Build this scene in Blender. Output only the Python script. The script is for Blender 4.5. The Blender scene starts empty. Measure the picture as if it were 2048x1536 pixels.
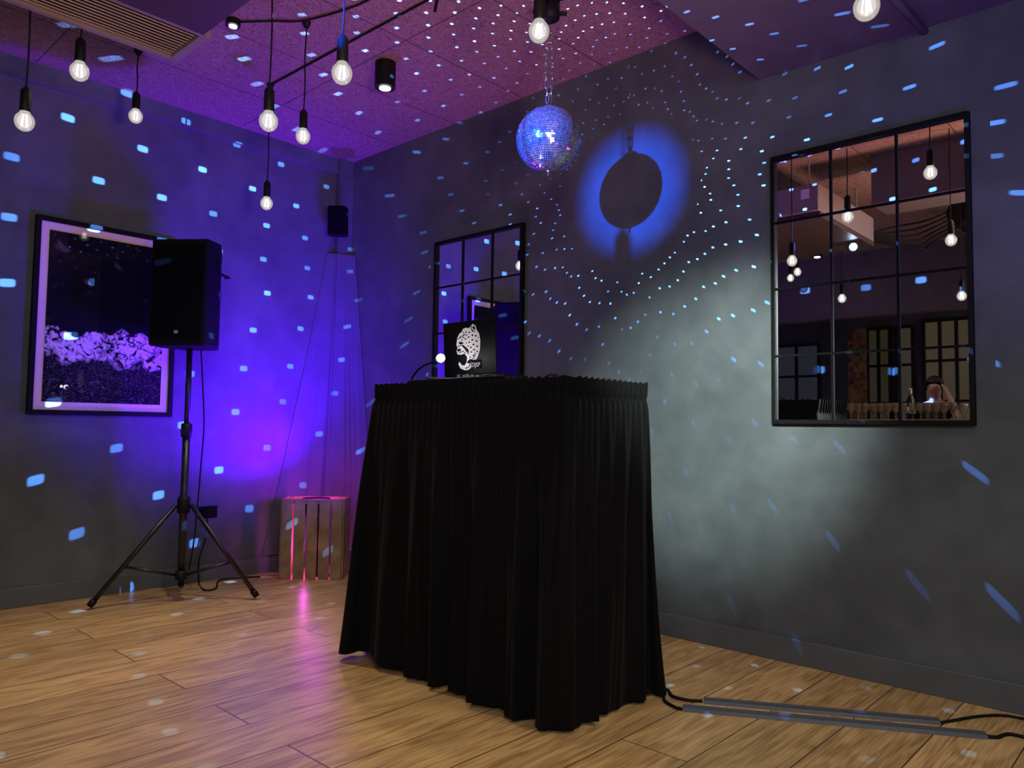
import bpy, bmesh, math, random
from mathutils import Vector, Matrix, noise
random.seed(7)
PI=math.pi
scn=bpy.context.scene
COL=scn.collection
try:
    scn.view_settings.view_transform='Standard'
    scn.view_settings.look='None'
except Exception as e: print(e)

# ---------------------------------------------------------------- camera
F=1520.0
Yc=Vector((-1632,-65,-1520)).normalized()
Xc=Vector((1396,-107,-1520)).normalized()
Zc=Xc.cross(Yc).normalized()
m=(Xc+Yc).normalized(); n=(Xc-Yc).normalized()
n=(n-m*n.dot(m)).normalized()
Xc=((m+n)/math.sqrt(2)).normalized(); Yc=((m-n)/math.sqrt(2)).normalized()
RM=Matrix((Xc,Yc,Zc))
CAM=Vector((0,0,1.0))
cd=bpy.data.cameras.new('camera'); cam=bpy.data.objects.new('camera',cd); COL.objects.link(cam)
cd.sensor_width=36; cd.lens=F/2048*36; cd.clip_start=0.02
cam.matrix_world=Matrix.Translation(CAM)@RM.to_4x4()
scn.camera=cam
def ray(px,py): return RM@Vector((px-1024,768-py,-F))
def onX(px,py,X): d=ray(px,py); return CAM+d*(X/d.x)
def onY(px,py,Y): d=ray(px,py); return CAM+d*(Y/d.y)
def onZ(px,py,Z): d=ray(px,py); return CAM+d*((Z-1)/d.z)
def atD(px,py,t): return CAM+ray(px,py)*(t/F)
XR=3.30; YL=4.76; H=2.98
def mir(px,py,x):
    d=ray(px,py); t=(2*XR-x)/d.x; p=CAM+d*t
    return Vector((x,p.y,p.z))

# ---------------------------------------------------------------- mesh builder
ORG={}
class MB:
    def __init__(s): s.v=[]; s.f=[]
    def add(s,vs,fs):
        o=len(s.v); s.v+= [Vector(a) for a in vs]; s.f+=[[i+o for i in f] for f in fs]; return s
    def box(s,c,d,rz=0,M=None):
        c=Vector(c); x,y,z=[a/2 for a in d]
        R=M if M is not None else Matrix.Rotation(rz,3,'Z')
        vs=[c+R@Vector((sx*x,sy*y,sz*z)) for sz in(-1,1) for sy in(-1,1) for sx in(-1,1)]
        return s.add(vs,[(0,2,3,1),(4,5,7,6),(0,1,5,4),(2,6,7,3),(0,4,6,2),(1,3,7,5)])
    def bb(s,a,b):
        a=Vector(a);b=Vector(b); return s.box((a+b)/2,[abs(q) for q in (b-a)])
    def tube(s,pts,r,seg=8,closed=False):
        pts=[Vector(p) for p in pts]; n=len(pts)
        rs=r if isinstance(r,(list,tuple)) else [r]*n
        def tan(i):
            if closed: return (pts[(i+1)%n]-pts[i-1]).normalized()
            return (pts[min(i+1,n-1)]-pts[max(i-1,0)]).normalized()
        t0=tan(0); u=t0.orthogonal().normalized(); o=len(s.v)
        for i in range(n):
            t=tan(i); u=(u-t*u.dot(t)).normalized(); w=t.cross(u)
            for k in range(seg):
                a=2*PI*k/seg; s.v.append(pts[i]+(u*math.cos(a)+w*math.sin(a))*rs[i])
        for i in range(n if closed else n-1):
            j=(i+1)%n
            for k in range(seg):
                l=(k+1)%seg; s.f.append([o+i*seg+k,o+i*seg+l,o+j*seg+l,o+j*seg+k])
        if not closed:
            s.f.append([o+k for k in range(seg)][::-1]); s.f.append([o+(n-1)*seg+k for k in range(seg)])
        return s
    def cyl(s,a,b,r,r2=None,seg=20): return s.tube([a,b],[r,r if r2 is None else r2],seg)
    def lathe(s,prof,c,seg=24,M=None):
        c=Vector(c); o=len(s.v); n=len(prof); R=M if M is not None else Matrix.Identity(3)
        for (r,z) in prof:
            for k in range(seg):
                a=2*PI*k/seg; s.v.append(c+R@Vector((r*math.cos(a),r*math.sin(a),z)))
        for i in range(n-1):
            for k in range(seg):
                l=(k+1)%seg; s.f.append([o+i*seg+k,o+i*seg+l,o+(i+1)*seg+l,o+(i+1)*seg+k])
        if prof[0][0]>1e-5: s.f.append([o+k for k in range(seg)][::-1])
        if prof[-1][0]>1e-5: s.f.append([o+(n-1)*seg+k for k in range(seg)])
        return s
    def build(s,name,mat,parent=None,smooth=False,bevel=0,origin=None):
        if parent is not None: org=ORG[parent.name]
        elif origin is not None: org=Vector(origin)
        else:
            xs=[v.x for v in s.v]; ys=[v.y for v in s.v]; zs=[v.z for v in s.v]
            org=Vector(((min(xs)+max(xs))/2,(min(ys)+max(ys))/2,min(zs)))
        me=bpy.data.meshes.new(name); me.from_pydata([tuple(v-org) for v in s.v],[],s.f); me.validate()
        bm=bmesh.new(); bm.from_mesh(me)
        bmesh.ops.remove_doubles(bm,verts=bm.verts,dist=1e-6)
        bmesh.ops.recalc_face_normals(bm,faces=bm.faces); bm.to_mesh(me); bm.free()
        if smooth:
            for p in me.polygons: p.use_smooth=True
        me.materials.append(mat)
        o=bpy.data.objects.new(name,me); COL.objects.link(o)
        if parent is not None: o.parent=parent; ORG[o.name]=org
        else: o.location=org; ORG[o.name]=org
        if bevel:
            b=o.modifiers.new('bevel','BEVEL'); b.width=bevel; b.segments=2; b.limit_method='ANGLE'
        return o
def thing(name,loc,label,cat,group=None):
    o=bpy.data.objects.new(name,None); COL.objects.link(o); o.location=loc; o.empty_display_size=.05
    ORG[o.name]=Vector(loc); o['label']=label; o['category']=cat
    if group: o['group']=group
    return o
def tag(o,label,cat,group=None):
    o['label']=label; o['category']=cat
    if group: o['group']=group
    return o
def struct(o): o['kind']='structure'; return o

# ---------------------------------------------------------------- materials
def mat(name,col,rough=.5,metal=0,emit=None,es=0,spec=.5,coat=0,bump=0,bscale=50,var=0,vscale=5,trans=0,sheen=0):
    m=bpy.data.materials.new(name); m.use_nodes=True; nt=m.node_tree; b=nt.nodes['Principled BSDF']
    b.inputs['Base Color'].default_value=(*col,1); b.inputs['Roughness'].default_value=rough
    b.inputs['Metallic'].default_value=metal; b.inputs['Specular IOR Level'].default_value=spec
    b.inputs['Coat Weight'].default_value=coat
    b.inputs['Sheen Weight'].default_value=sheen
    if trans: b.inputs['Transmission Weight'].default_value=trans
    if emit: b.inputs['Emission Color'].default_value=(*emit,1); b.inputs['Emission Strength'].default_value=es
    tc=nt.nodes.new('ShaderNodeTexCoord')
    if var:
        no=nt.nodes.new('ShaderNodeTexNoise'); no.inputs['Scale'].default_value=vscale; no.inputs['Detail'].default_value=6
        nt.links.new(tc.outputs['Object'],no.inputs['Vector'])
        r=nt.nodes.new('ShaderNodeValToRGB'); nt.links.new(no.outputs['Fac'],r.inputs['Fac'])
        r.color_ramp.elements[0].position=.3; r.color_ramp.elements[1].position=.7
        r.color_ramp.elements[0].color=(*[c*(1-var) for c in col],1); r.color_ramp.elements[1].color=(*[min(1,c*(1+var)) for c in col],1)
        nt.links.new(r.outputs['Color'],b.inputs['Base Color'])
    if bump:
        no=nt.nodes.new('ShaderNodeTexNoise'); no.inputs['Scale'].default_value=bscale; no.inputs['Detail'].default_value=5
        nt.links.new(tc.outputs['Object'],no.inputs['Vector'])
        bp=nt.nodes.new('ShaderNodeBump'); bp.inputs['Strength'].default_value=bump; bp.inputs['Distance'].default_value=.01
        nt.links.new(no.outputs['Fac'],bp.inputs['Height']); nt.links.new(bp.outputs['Normal'],b.inputs['Normal'])
    return m
M_black=mat('black_plastic',(.005,.005,.006),.55,bump=.05,bscale=300,spec=.25)
M_matte=mat('matte_black',(.004,.004,.005),.8,var=.2,spec=.15)
M_blackmetal=mat('black_metal',(.010,.010,.011),.38,var=.2)
M_grille=mat('speaker_grille',(.002,.002,.003),.85,bump=.4,bscale=400,spec=.08)
M_frame=mat('black_frame',(.003,.0028,.003),.6,var=.2,spec=.2)
M_chrome=mat('chrome',(.75,.75,.78),.18,1,var=.1)
M_silver=mat('silver_plastic',(.4,.4,.42),.35,.6,var=.1)
M_cord=mat('black_cord',(.008,.008,.009),.7,var=.2,spec=.2)
M_white=mat('white_print',(.78,.72,.72),.6,var=.05)
M_lens=mat('lamp_lens',(1,1,1),.3,emit=(1,.93,.82),es=9)
M_bluelens=mat('blue_lens',(.5,.7,1),.3,emit=(.55,.75,1),es=25)
M_rubber=mat('grey_rubber',(.075,.085,.11),.5,bump=.2,bscale=80)
M_mirror=mat('mirror_glass',(.95,.95,.95),.01,1)
M_tile=mat('mirror_tile',(.64,.74,.95),.13,.82,var=.5,vscale=75)
M_acbox=mat('grey_casing',(.26,.20,.20),.5,var=.06)
M_slat=mat('vent_slat',(.30,.22,.22),.5,var=.1)

def wall_mat():
    m=bpy.data.materials.new('dark_plaster'); m.use_nodes=True; nt=m.node_tree; N=nt.nodes; L=nt.links; b=N['Principled BSDF']
    tc=N.new('ShaderNodeTexCoord')
    n1=N.new('ShaderNodeTexNoise'); n1.inputs['Scale'].default_value=1.7; n1.inputs['Detail'].default_value=7; n1.inputs['Roughness'].default_value=.55; n1.inputs['Distortion'].default_value=.7
    n2=N.new('ShaderNodeTexNoise'); n2.inputs['Scale'].default_value=9; n2.inputs['Detail'].default_value=8
    L.new(tc.outputs['Object'],n1.inputs['Vector']); L.new(tc.outputs['Object'],n2.inputs['Vector'])
    r=N.new('ShaderNodeValToRGB'); e=r.color_ramp.elements
    e[0].position=.34; e[0].color=(.080,.092,.096,1); e[1].position=.66; e[1].color=(.122,.138,.141,1)
    L.new(n1.outputs['Fac'],r.inputs['Fac'])
    mx=N.new('ShaderNodeMixRGB'); mx.blend_type='OVERLAY'; mx.inputs[0].default_value=.28
    L.new(r.outputs['Color'],mx.inputs[1]); L.new(n2.outputs['Fac'],mx.inputs[2]); L.new(mx.outputs[0],b.inputs['Base Color'])
    b.inputs['Roughness'].default_value=.55; b.inputs['Specular IOR Level'].default_value=.35
    bp=N.new('ShaderNodeBump'); bp.inputs['Strength'].default_value=.10; bp.inputs['Distance'].default_value=.02
    L.new(n2.outputs['Fac'],bp.inputs['Height']); L.new(bp.outputs['Normal'],b.inputs['Normal'])
    return m
M_wall=wall_mat()
M_base=mat('baseboard_paint',(.10,.112,.116),.5,var=.1)
def ceil_mat():
    m=bpy.data.materials.new('wood_wool_panel'); m.use_nodes=True; nt=m.node_tree; N=nt.nodes; L=nt.links; b=N['Principled BSDF']
    tc=N.new('ShaderNodeTexCoord')
    br=N.new('ShaderNodeTexBrick'); br.offset=0; br.inputs['Scale'].default_value=1; br.inputs['Brick Width'].default_value=1.2; br.inputs['Row Height'].default_value=.6; br.inputs['Mortar Size'].default_value=.005
    br.inputs['Color1'].default_value=(1,1,1,1); br.inputs['Color2'].default_value=(.92,.92,.92,1); br.inputs['Mortar'].default_value=(.4,.4,.4,1)
    L.new(tc.outputs['Object'],br.inputs['Vector'])
    n=N.new('ShaderNodeTexNoise'); n.inputs['Scale'].default_value=60; n.inputs['Detail'].default_value=6; n.inputs['Distortion'].default_value=2.0
    L.new(tc.outputs['Object'],n.inputs['Vector'])
    r=N.new('ShaderNodeValToRGB'); e=r.color_ramp.elements; e[0].position=.34; e[0].color=(.17,.095,.085,1); e[1].position=.64; e[1].color=(.47,.28,.25,1)
    L.new(n.outputs['Fac'],r.inputs['Fac'])
    mx=N.new('ShaderNodeMixRGB'); mx.blend_type='MULTIPLY'; mx.inputs[0].default_value=1
    L.new(r.outputs['Color'],mx.inputs[1]); L.new(br.outputs['Color'],mx.inputs[2]); L.new(mx.outputs[0],b.inputs['Base Color'])
    b.inputs['Roughness'].default_value=.9
    bp=N.new('ShaderNodeBump'); bp.inputs['Strength'].default_value=.6; bp.inputs['Distance'].default_value=.014
    L.new(n.outputs['Fac'],bp.inputs['Height']); L.new(bp.outputs['Normal'],b.inputs['Normal'])
    return m
M_ceil=ceil_mat()
def floor_mat():
    m=bpy.data.materials.new('oak_planks'); m.use_nodes=True; nt=m.node_tree; N=nt.nodes; L=nt.links; b=N['Principled BSDF']
    tc=N.new('ShaderNodeTexCoord')
    br=N.new('ShaderNodeTexBrick'); br.offset=.37; br.inputs['Scale'].default_value=1; br.inputs['Brick Width'].default_value=2.1; br.inputs['Row Height'].default_value=.24; br.inputs['Mortar Size'].default_value=.0022; br.inputs['Bias'].default_value=0
    br.inputs['Color1'].default_value=(0,0,0,1); br.inputs['Color2'].default_value=(1,1,1,1); br.inputs['Mortar'].default_value=(.5,.5,.5,1)
    L.new(tc.outputs['Object'],br.inputs['Vector'])
    ad=N.new('ShaderNodeVectorMath'); ad.operation='MULTIPLY_ADD'; ad.inputs[1].default_value=(7,5,3)
    L.new(br.outputs['Color'],ad.inputs[0]); L.new(tc.outputs['Object'],ad.inputs[2])
    mp=N.new('ShaderNodeMapping'); mp.inputs['Scale'].default_value=(1.2,6,1); L.new(ad.outputs[0],mp.inputs['Vector'])
    n1=N.new('ShaderNodeTexNoise'); n1.inputs['Scale'].default_value=1.2; n1.inputs['Detail'].default_value=2.5; n1.inputs['Distortion'].default_value=.5; L.new(mp.outputs[0],n1.inputs['Vector'])
    ml=N.new('ShaderNodeMath'); ml.operation='MULTIPLY'; ml.inputs[1].default_value=38; L.new(n1.outputs['Fac'],ml.inputs[0])
    fr=N.new('ShaderNodeMath'); fr.operation='SINE'; L.new(ml.outputs[0],fr.inputs[0])
    mp2=N.new('ShaderNodeMapping'); mp2.inputs['Scale'].default_value=(4,90,1); L.new(ad.outputs[0],mp2.inputs['Vector'])
    n2=N.new('ShaderNodeTexNoise'); n2.inputs['Scale'].default_value=1.5; n2.inputs['Detail'].default_value=4; L.new(mp2.outputs[0],n2.inputs['Vector'])
    a=N.new('ShaderNodeMath'); a.operation='MULTIPLY_ADD'; a.inputs[1].default_value=.10; L.new(fr.outputs[0],a.inputs[0]); L.new(n2.outputs['Fac'],a.inputs[2])
    r=N.new('ShaderNodeValToRGB'); e=r.color_ramp.elements; e[0].position=.2; e[0].color=(.28,.155,.052,1); e[1].position=.72; e[1].color=(.68,.45,.19,1)
    L.new(a.outputs[0],r.inputs['Fac'])
    mk=N.new('ShaderNodeMapping'); mk.inputs['Scale'].default_value=(1.6,4.2,1); L.new(ad.outputs[0],mk.inputs['Vector'])
    vk=N.new('ShaderNodeTexVoronoi'); vk.inputs['Scale'].default_value=.75; L.new(mk.outputs[0],vk.inputs['Vector'])
    kr=N.new('ShaderNodeMapRange'); kr.inputs[1].default_value=.02; kr.inputs[2].default_value=.07; kr.inputs[3].default_value=.6; kr.inputs[4].default_value=0; L.new(vk.outputs['Distance'],kr.inputs[0])
    km=N.new('ShaderNodeMixRGB'); km.inputs[2].default_value=(.13,.06,.02,1); L.new(kr.outputs[0],km.inputs[0]); L.new(r.outputs['Color'],km.inputs[1])
    hs=N.new('ShaderNodeHueSaturation'); L.new(km.outputs[0],hs.inputs['Color'])
    mr=N.new('ShaderNodeMapRange'); mr.inputs['To Min'].default_value=.84; mr.inputs['To Max'].default_value=1.12; L.new(br.outputs['Color'],mr.inputs['Value']); L.new(mr.outputs[0],hs.inputs['Value'])
    mx=N.new('ShaderNodeMixRGB'); mx.inputs[2].default_value=(.05,.025,.012,1); L.new(br.outputs['Fac'],mx.inputs[0]); L.new(hs.outputs[0],mx.inputs[1]); L.new(mx.outputs[0],b.inputs['Base Color'])
    b.inputs['Roughness'].default_value=.31; b.inputs['Specular IOR Level'].default_value=.45
    bp=N.new('ShaderNodeBump'); bp.inputs['Strength'].default_value=.16; bp.inputs['Distance'].default_value=.004
    L.new(a.outputs[0],bp.inputs['Height']); L.new(bp.outputs['Normal'],b.inputs['Normal'])
    return m
M_floor=floor_mat()
def bulb_mat():
    m=bpy.data.materials.new('bulb_glass'); m.use_nodes=True; nt=m.node_tree; N=nt.nodes; L=nt.links
    N.remove(N['Principled BSDF']); out=N['Material Output']
    tr=N.new('ShaderNodeBsdfTransparent'); em=N.new('ShaderNodeEmission'); em.inputs['Color'].default_value=(1,.92,.86,1); em.inputs['Strength'].default_value=1.15
    gl=N.new('ShaderNodeBsdfGlossy'); gl.inputs['Roughness'].default_value=.05
    lw=N.new('ShaderNodeLayerWeight'); lw.inputs['Blend'].default_value=.3
    m1=N.new('ShaderNodeMixShader'); m1.inputs[0].default_value=.42; L.new(tr.outputs[0],m1.inputs[1]); L.new(em.outputs[0],m1.inputs[2])
    m2=N.new('ShaderNodeMixShader'); L.new(lw.outputs['Fresnel'],m2.inputs[0]); L.new(m1.outputs[0],m2.inputs[1]); L.new(gl.outputs[0],m2.inputs[2])
    L.new(m2.outputs[0],out.inputs['Surface']); return m
M_bulb=bulb_mat()
M_fil=mat('filament',(1,.8,.5),.5,emit=(1,.88,.70),es=30)
M_wood=mat('crate_wood',(.30,.19,.10),.7,var=.4,vscale=9,bump=.3,bscale=40)
M_cloth=mat('black_cloth',(.0020,.0016,.0024),.78,bump=.15,bscale=500,sheen=.02,var=.2,spec=.15)
M_drape=mat('grey_drape',(.11,.11,.14),.8,bump=.1,bscale=300,var=.1,spec=.1)

# ---------------------------------------------------------------- room shell
XB=-3.9; YB=-3.0
struct(MB().bb((XB,YB,-.1),(XR,YL,0)).build('floor',M_floor,origin=(0,0,0)))
struct(MB().bb((XB,YB,H),(XR,YL,H+.1)).build('ceiling',M_ceil,origin=(0,0,0)))
struct(MB().bb((XR,YB,0),(XR+.1,YL+.1,H+.1)).build('wall_right',M_wall,origin=(0,0,0)))
struct(MB().bb((XB,YL,0),(XR,YL+.1,H+.1)).build('wall_left',M_wall,origin=(0,0,0)))
struct(MB().bb((XB-.1,YB,0),(XB,YL+.1,H+.1)).build('wall_back',M_wall,origin=(0,0,0)))
struct(MB().bb((XB,YB-.1,0),(XR+.1,YB,H+.1)).build('wall_rear',M_wall,origin=(0,0,0)))
struct(MB().bb((XR-.016,YB,0),(XR,YL-.05,.105)).build('baseboard_right',M_base,bevel=.003))
struct(MB().bb((XB,YL-.016,0),(XR-.12,YL,.105)).build('baseboard_left',M_base,bevel=.003))
M_soff=mat('soffit_paint',(.13,.11,.125),.4,var=.15)
struct(MB().bb((2.36,YB,2.63),(XR,1.51,H)).build('trim_1',M_soff))
struct(MB().bb((XB,YL-.03,H-.11),(XR,YL,H)).build('trim_2',M_wall))
struct(MB().bb((XR-.12,YL-.05,0),(XR,YL,H)).build('trim_3',M_wall))
struct(MB().bb((.6,YB,2.62),(.95,1.75,H)).build('trim_4',M_soff))
struct(MB().bb((-2.2,YB,2.27),(-2.05,YL,H)).build('trim_5',M_soff))

# ---------------------------------------------------------------- mirrors
def grid_mirror(y0,y1,z0,z1,label):
    t=thing('wall_mirror',(XR,(y0+y1)/2,z0),label,'mirror')
    w=.018; x0=XR-.03; x1=XR-.002
    f=MB()
    f.bb((x0,y0,z0),(x1,y0+w,z1)); f.bb((x0,y1-w,z0),(x1,y1,z1)); f.bb((x0,y0+w,z0),(x1,y1-w,z0+w)); f.bb((x0,y0+w,z1-w),(x1,y1-w,z1))
    f.build('frame',M_frame,t,bevel=.002)
    b=MB()
    for i in (1,2): y=y0+(y1-y0)*i/3; b.bb((XR-.020,y-.0045,z0+w),(XR-.012,y+.0045,z1-w))
    for i in (1,2,3): z=z0+(z1-z0)*i/4; b.bb((XR-.019,y0+w,z-.0045),(XR-.0125,y1-w,z+.0045))
    b.build('glazing_bars',M_matte,t)
    MB().bb((XR-.012,y0+.01,z0+.01),(XR-.004,y1-.01,z1-.01)).build('mirror_glass',M_mirror,t)
a=onX(1547,600,XR); b=onX(1949,600,XR)
zt=(onX(1545,320,XR).z+onX(1940,225,XR).z)/2; zb=(onX(1550,848,XR).z+onX(1957,850,XR).z)/2
grid_mirror(b.y,a.y,zb,zt,'large black framed grid mirror nearest the right edge, reflecting bulbs and bar')
a=onX(873,600,XR); b=onX(1050,600,XR); z2=onX(1050,447,XR).z
grid_mirror(b.y,a.y,z2-(zt-zb),z2,'black framed grid mirror partly hidden behind the laptop and booth')

# ---------------------------------------------------------------- framed picture
def art_mat():
    m=bpy.data.materials.new('landscape_print'); m.use_nodes=True; nt=m.node_tree; N=nt.nodes; L=nt.links; b=N['Principled BSDF']
    tc=N.new('ShaderNodeTexCoord'); sx=N.new('ShaderNodeSeparateXYZ'); L.new(tc.outputs['Object'],sx.inputs[0])
    def noi(s,d,di=0):
        q=N.new('ShaderNodeTexNoise'); q.inputs['Scale'].default_value=s; q.inputs['Detail'].default_value=d; q.inputs['Distortion'].default_value=di; L.new(tc.outputs['Object'],q.inputs['Vector']); return q.outputs['Fac']
    def mth(op,a,b_=None,c=None):
        q=N.new('ShaderNodeMath'); q.operation=op
        for i,v in enumerate((a,b_,c)):
            if v is None: continue
            if isinstance(v,(int,float)): q.inputs[i].default_value=v
            else: L.new(v,q.inputs[i])
        return q.outputs[0]
    def rng(v,a0,a1,b0,b1):
        q=N.new('ShaderNodeMapRange'); q.inputs[1].default_value=a0; q.inputs[2].default_value=a1; q.inputs[3].default_value=b0; q.inputs[4].default_value=b1; L.new(v,q.inputs[0]); return q.outputs[0]
    z=sx.outputs['Z']; edge=noi(9,3); zz=mth('MULTIPLY_ADD',edge,.26,z)
    band=mth('MULTIPLY',rng(zz,.43,.46,0,1),rng(zz,.60,.615,1,0))
    tex=rng(noi(26,9,1.2),.40,.56,.0,1)
    crowns=mth('MULTIPLY',band,tex)
    br=mth('MULTIPLY',rng(mth('ABSOLUTE',mth('SUBTRACT',noi(13,6,3.5),.5)),0,.010,1,0),rng(zz,.44,.47,.4,0))
    speck=mth('MULTIPLY',rng(noi(120,3,2),.58,.78,0,.18),rng(zz,.44,.47,.6,.0))
    clouds=mth('MULTIPLY',rng(noi(10,6,1),.6,.75,0,.15),rng(z,.65,.75,0,1))
    s=mth('ADD',mth('ADD',crowns,br),mth('ADD',speck,clouds))
    r=N.new('ShaderNodeValToRGB'); r.color_ramp.elements[0].color=(.003,.003,.005,1); r.color_ramp.elements[1].color=(.80,.66,.60,1); L.new(s,r.inputs['Fac'])
    L.new(r.outputs['Color'],b.inputs['Base Color']); b.inputs['Roughness'].default_value=.6; b.inputs['Specular IOR Level'].default_value=.1
    b.inputs['Coat Weight'].default_value=1; b.inputs['Coat Roughness'].default_value=.02
    return m
x0=onY(60,630,YL).x; x1=onY(347,650,YL).x; pt=onY(72,430,YL).z; pb=onY(48,828,YL).z
t=thing('framed_picture',((x0+x1)/2,YL,pb),'framed black and white landscape print with pale mount on the left wall','picture')
w=.026
f=MB(); f.bb((x0,YL-.035,pb),(x0+w,YL-.002,pt)); f.bb((x1-w,YL-.035,pb),(x1,YL-.002,pt)); f.bb((x0+w,YL-.035,pb),(x1-w,YL-.002,pb+w)); f.bb((x0+w,YL-.035,pt-w),(x1-w,YL-.002,pt))
f.build('frame',M_frame,t,bevel=.002)
MB().bb((x0+.015,YL-.016,pb+.015),(x1-.015,YL-.006,pt-.015)).build('mount',mat('mount_board',(.92,.72,.52),.7,var=.04,coat=1),t)
MB().bb((x0+w+.045,YL-.019,pb+w+.045),(x1-w-.045,YL-.0165,pt-w-.045)).build('print',art_mat(),t)

# ---------------------------------------------------------------- booth
bx0,bx1,by0,by1,bz=2.0,2.45,1.59,2.635,1.165
t=thing('dj_booth',((bx0+bx1)/2,(by0+by1)/2,0),'tall booth table wrapped in a pleated black curtain','table')
MB().bb((bx0+.012,by0+.012,bz-.03),(bx1-.012,by1-.012,bz)).build('table_top',M_matte,t,bevel=.004)
for (lx,ly) in ((bx0+.04,by0+.04),(bx0+.04,by1-.04),(bx1-.04,by0+.04),(bx1-.04,by1-.04)):
    MB().cyl((lx,ly,0.0),(lx,ly,bz-.03),.018,seg=12).build('leg',M_silver,t,smooth=False)
def perim(s):
    r=.014; W=bx1-bx0-2*r; D=by1-by0-2*r; arc=PI*r/2; tot=2*W+2*D+4*arc; q=s*tot
    segs=[('l',Vector((bx0,by1-r)),Vector((0,-1)),D,Vector((-1,0))),('a',Vector((bx0+r,by0+r)),PI,arc),('l',Vector((bx0+r,by0)),Vector((1,0)),W,Vector((0,-1))),('a',Vector((bx1-r,by0+r)),1.5*PI,arc),
          ('l',Vector((bx1,by0+r)),Vector((0,1)),D,Vector((1,0))),('a',Vector((bx1-r,by1-r)),0,arc),('l',Vector((bx1-r,by1)),Vector((-1,0)),W,Vector((0,1))),('a',Vector((bx0+r,by1-r)),.5*PI,arc)]
    for g in segs:
        if q<=g[3] or g is segs[-1]:
            if g[0]=='l': return g[1]+g[2]*q, g[4]
            a=g[2]+q/r; nn=Vector((math.cos(a),math.sin(a))); return g[1]+nn*r, nn
        q-=g[3]
NU=1300
def curtain(z0,z1,rows,name):
    mb=MB(); vs=[]
    for j in range(rows+1):
        for i in range(NU):
            s=i/NU; p,nn=perim(s)
            z=z0+(z1-z0)*j/rows; v=(bz+.01-z)/(bz+.01)
            ph=s*2*PI; cx_,sy_=math.cos(ph),math.sin(ph)
            warp=noise.noise(Vector((cx_*2.2,sy_*2.2,v*.8)))*2.2
            hd_=max(0,min(1,(.075-v)/.02))
            fine=math.sin(ph*88+warp*2)*(.0038*hd_+.0014*max(0,1-v*2.2))
            k=min(1,max(0,(v-.045)/.4)); k=k*k*(3-2*k)
            big=noise.noise(Vector((cx_*3.6,sy_*3.6,v*.5+9)))
            med=noise.noise(Vector((cx_*7.5,sy_*7.5,v*.6+3)))
            med2=noise.noise(Vector((cx_*15,sy_*15,v*.7+5)))
            sharp=1-2*abs(noise.noise(Vector((cx_*6,sy_*6,v*.6+15))))*1.8
            fold=k*((.024+.026*v)*med + (.009+.005*v)*med2 + (.010+.022*v)*big + (.006+.018*v)*sharp)-k*.008
            pinch=-.006*math.exp(-((v-.055)/.010)**2)+.004*math.exp(-((v-.0)/.02)**2)
            fl=.02+.008*v
            fl+= max(0,nn.y)*.16*v + max(0,nn.x)*.10*v
            pos=Vector((p.x,p.y))+nn*(fl+fine+fold+pinch)
            fy=(p.y-(by0+by1)/2)/((by1-by0)/2); fx=(p.x-(bx0+bx1)/2)/((bx1-bx0)/2)
            pos.y+=max(0,fy)**2*.11*v*(1-max(0,nn.y)); pos.x+=max(0,fx)**2*.09*v*(1-max(0,nn.x))
            cw=(max(0,-fx)**3)*(max(0,-fy)**6)
            pos.x+=.035*v*cw; pos.y+=.035*v*cw
            zz=z
            if name=='curtain':
                lift=.008+.010*(.5+.5*math.sin(ph*5+1))+.018*max(0,fy)+.012*abs(med)
                zz=z+lift*v**6
            if v<.01: zz=z+.003*math.sin(ph*88)
            vs.append(Vector((pos.x,pos.y,zz)))
    fs=[[j*NU+i,j*NU+(i+1)%NU,(j+1)*NU+(i+1)%NU,(j+1)*NU+i] for j in range(rows) for i in range(NU)]
    mb.add(vs,fs); return mb.build(name,M_cloth,t,smooth=True)
curtain(bz+.01,bz-.065,6,'curtain_header')
curtain(bz-.065,0.0,56,'curtain')

# laptop, stand, controller, lamp
lx=2.27
l0=onX(890,700,lx); l1=onX(994,700,lx); lb=onX(997,746,lx).z; lt=onX(990,636,lx).z
t=thing('laptop',(lx,(l0.y+l1.y)/2,lb),'open black laptop with white big cat emblem on its lid','laptop')
tilt=.06
def lidp(u,v,off=0):
    y=l0.y+(l1.y-l0.y)*u; z=lb+(lt-lb)*v
    return Vector((lx-tilt*(z-lb)-off,y,z))
mb=MB(); vs=[lidp(u,v,o) for o in (0,-.006) for (u,v) in ((0,0),(1,0),(1,1),(0,1))]
mb.add(vs,[(0,1,2,3),(7,6,5,4),(0,4,5,1),(1,5,6,2),(2,6,7,3),(3,7,4,0)])
M_lap=mat('laptop_shell',(.003,.0026,.003),.5,var=.2,spec=.15)
lid=mb.build('screen_lid',M_lap,t,bevel=.002)
MB().bb((lx,l1.y,lb-.014),(min(lx+.21,bx1+.02),l0.y,lb)).build('keyboard_base',M_lap,t,bevel=.003)
def lp(x,y,off): return lidp((x-890)/104.0,1-(y-643)/104.0,off)
def lid_poly(pts,off,name,m_,par):
    mb=MB(); P=[lp(x,y,off) for x,y in pts]; mb.add(P,[list(range(len(P)))]); return mb.build(name,m_,par)
head=[(951,650),(957,655),(958,662),(963,670),(965,683),(964,700),(960,712),(956,720),(950,724),(947,733),(940,738),(932,738),(924,734),(920,726),(922,721),(927,728),(933,729),(937,722),(938,713),(933,706),(926,708),(919,706),(917,700),(919,694),(917,688),(919,675),(924,666),(929,663),(931,658),(937,656),(943,658)]
emb=lid_poly(head,.0012,'emblem',M_white,lid)
inks=MB()
def disc(cx,cy,rx,ry,off,n=10):
    c=[lp(cx+rx*math.cos(2*PI*k/n),cy+ry*math.sin(2*PI*k/n),off) for k in range(n)]; inks.add(c,[list(range(n))])
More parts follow.
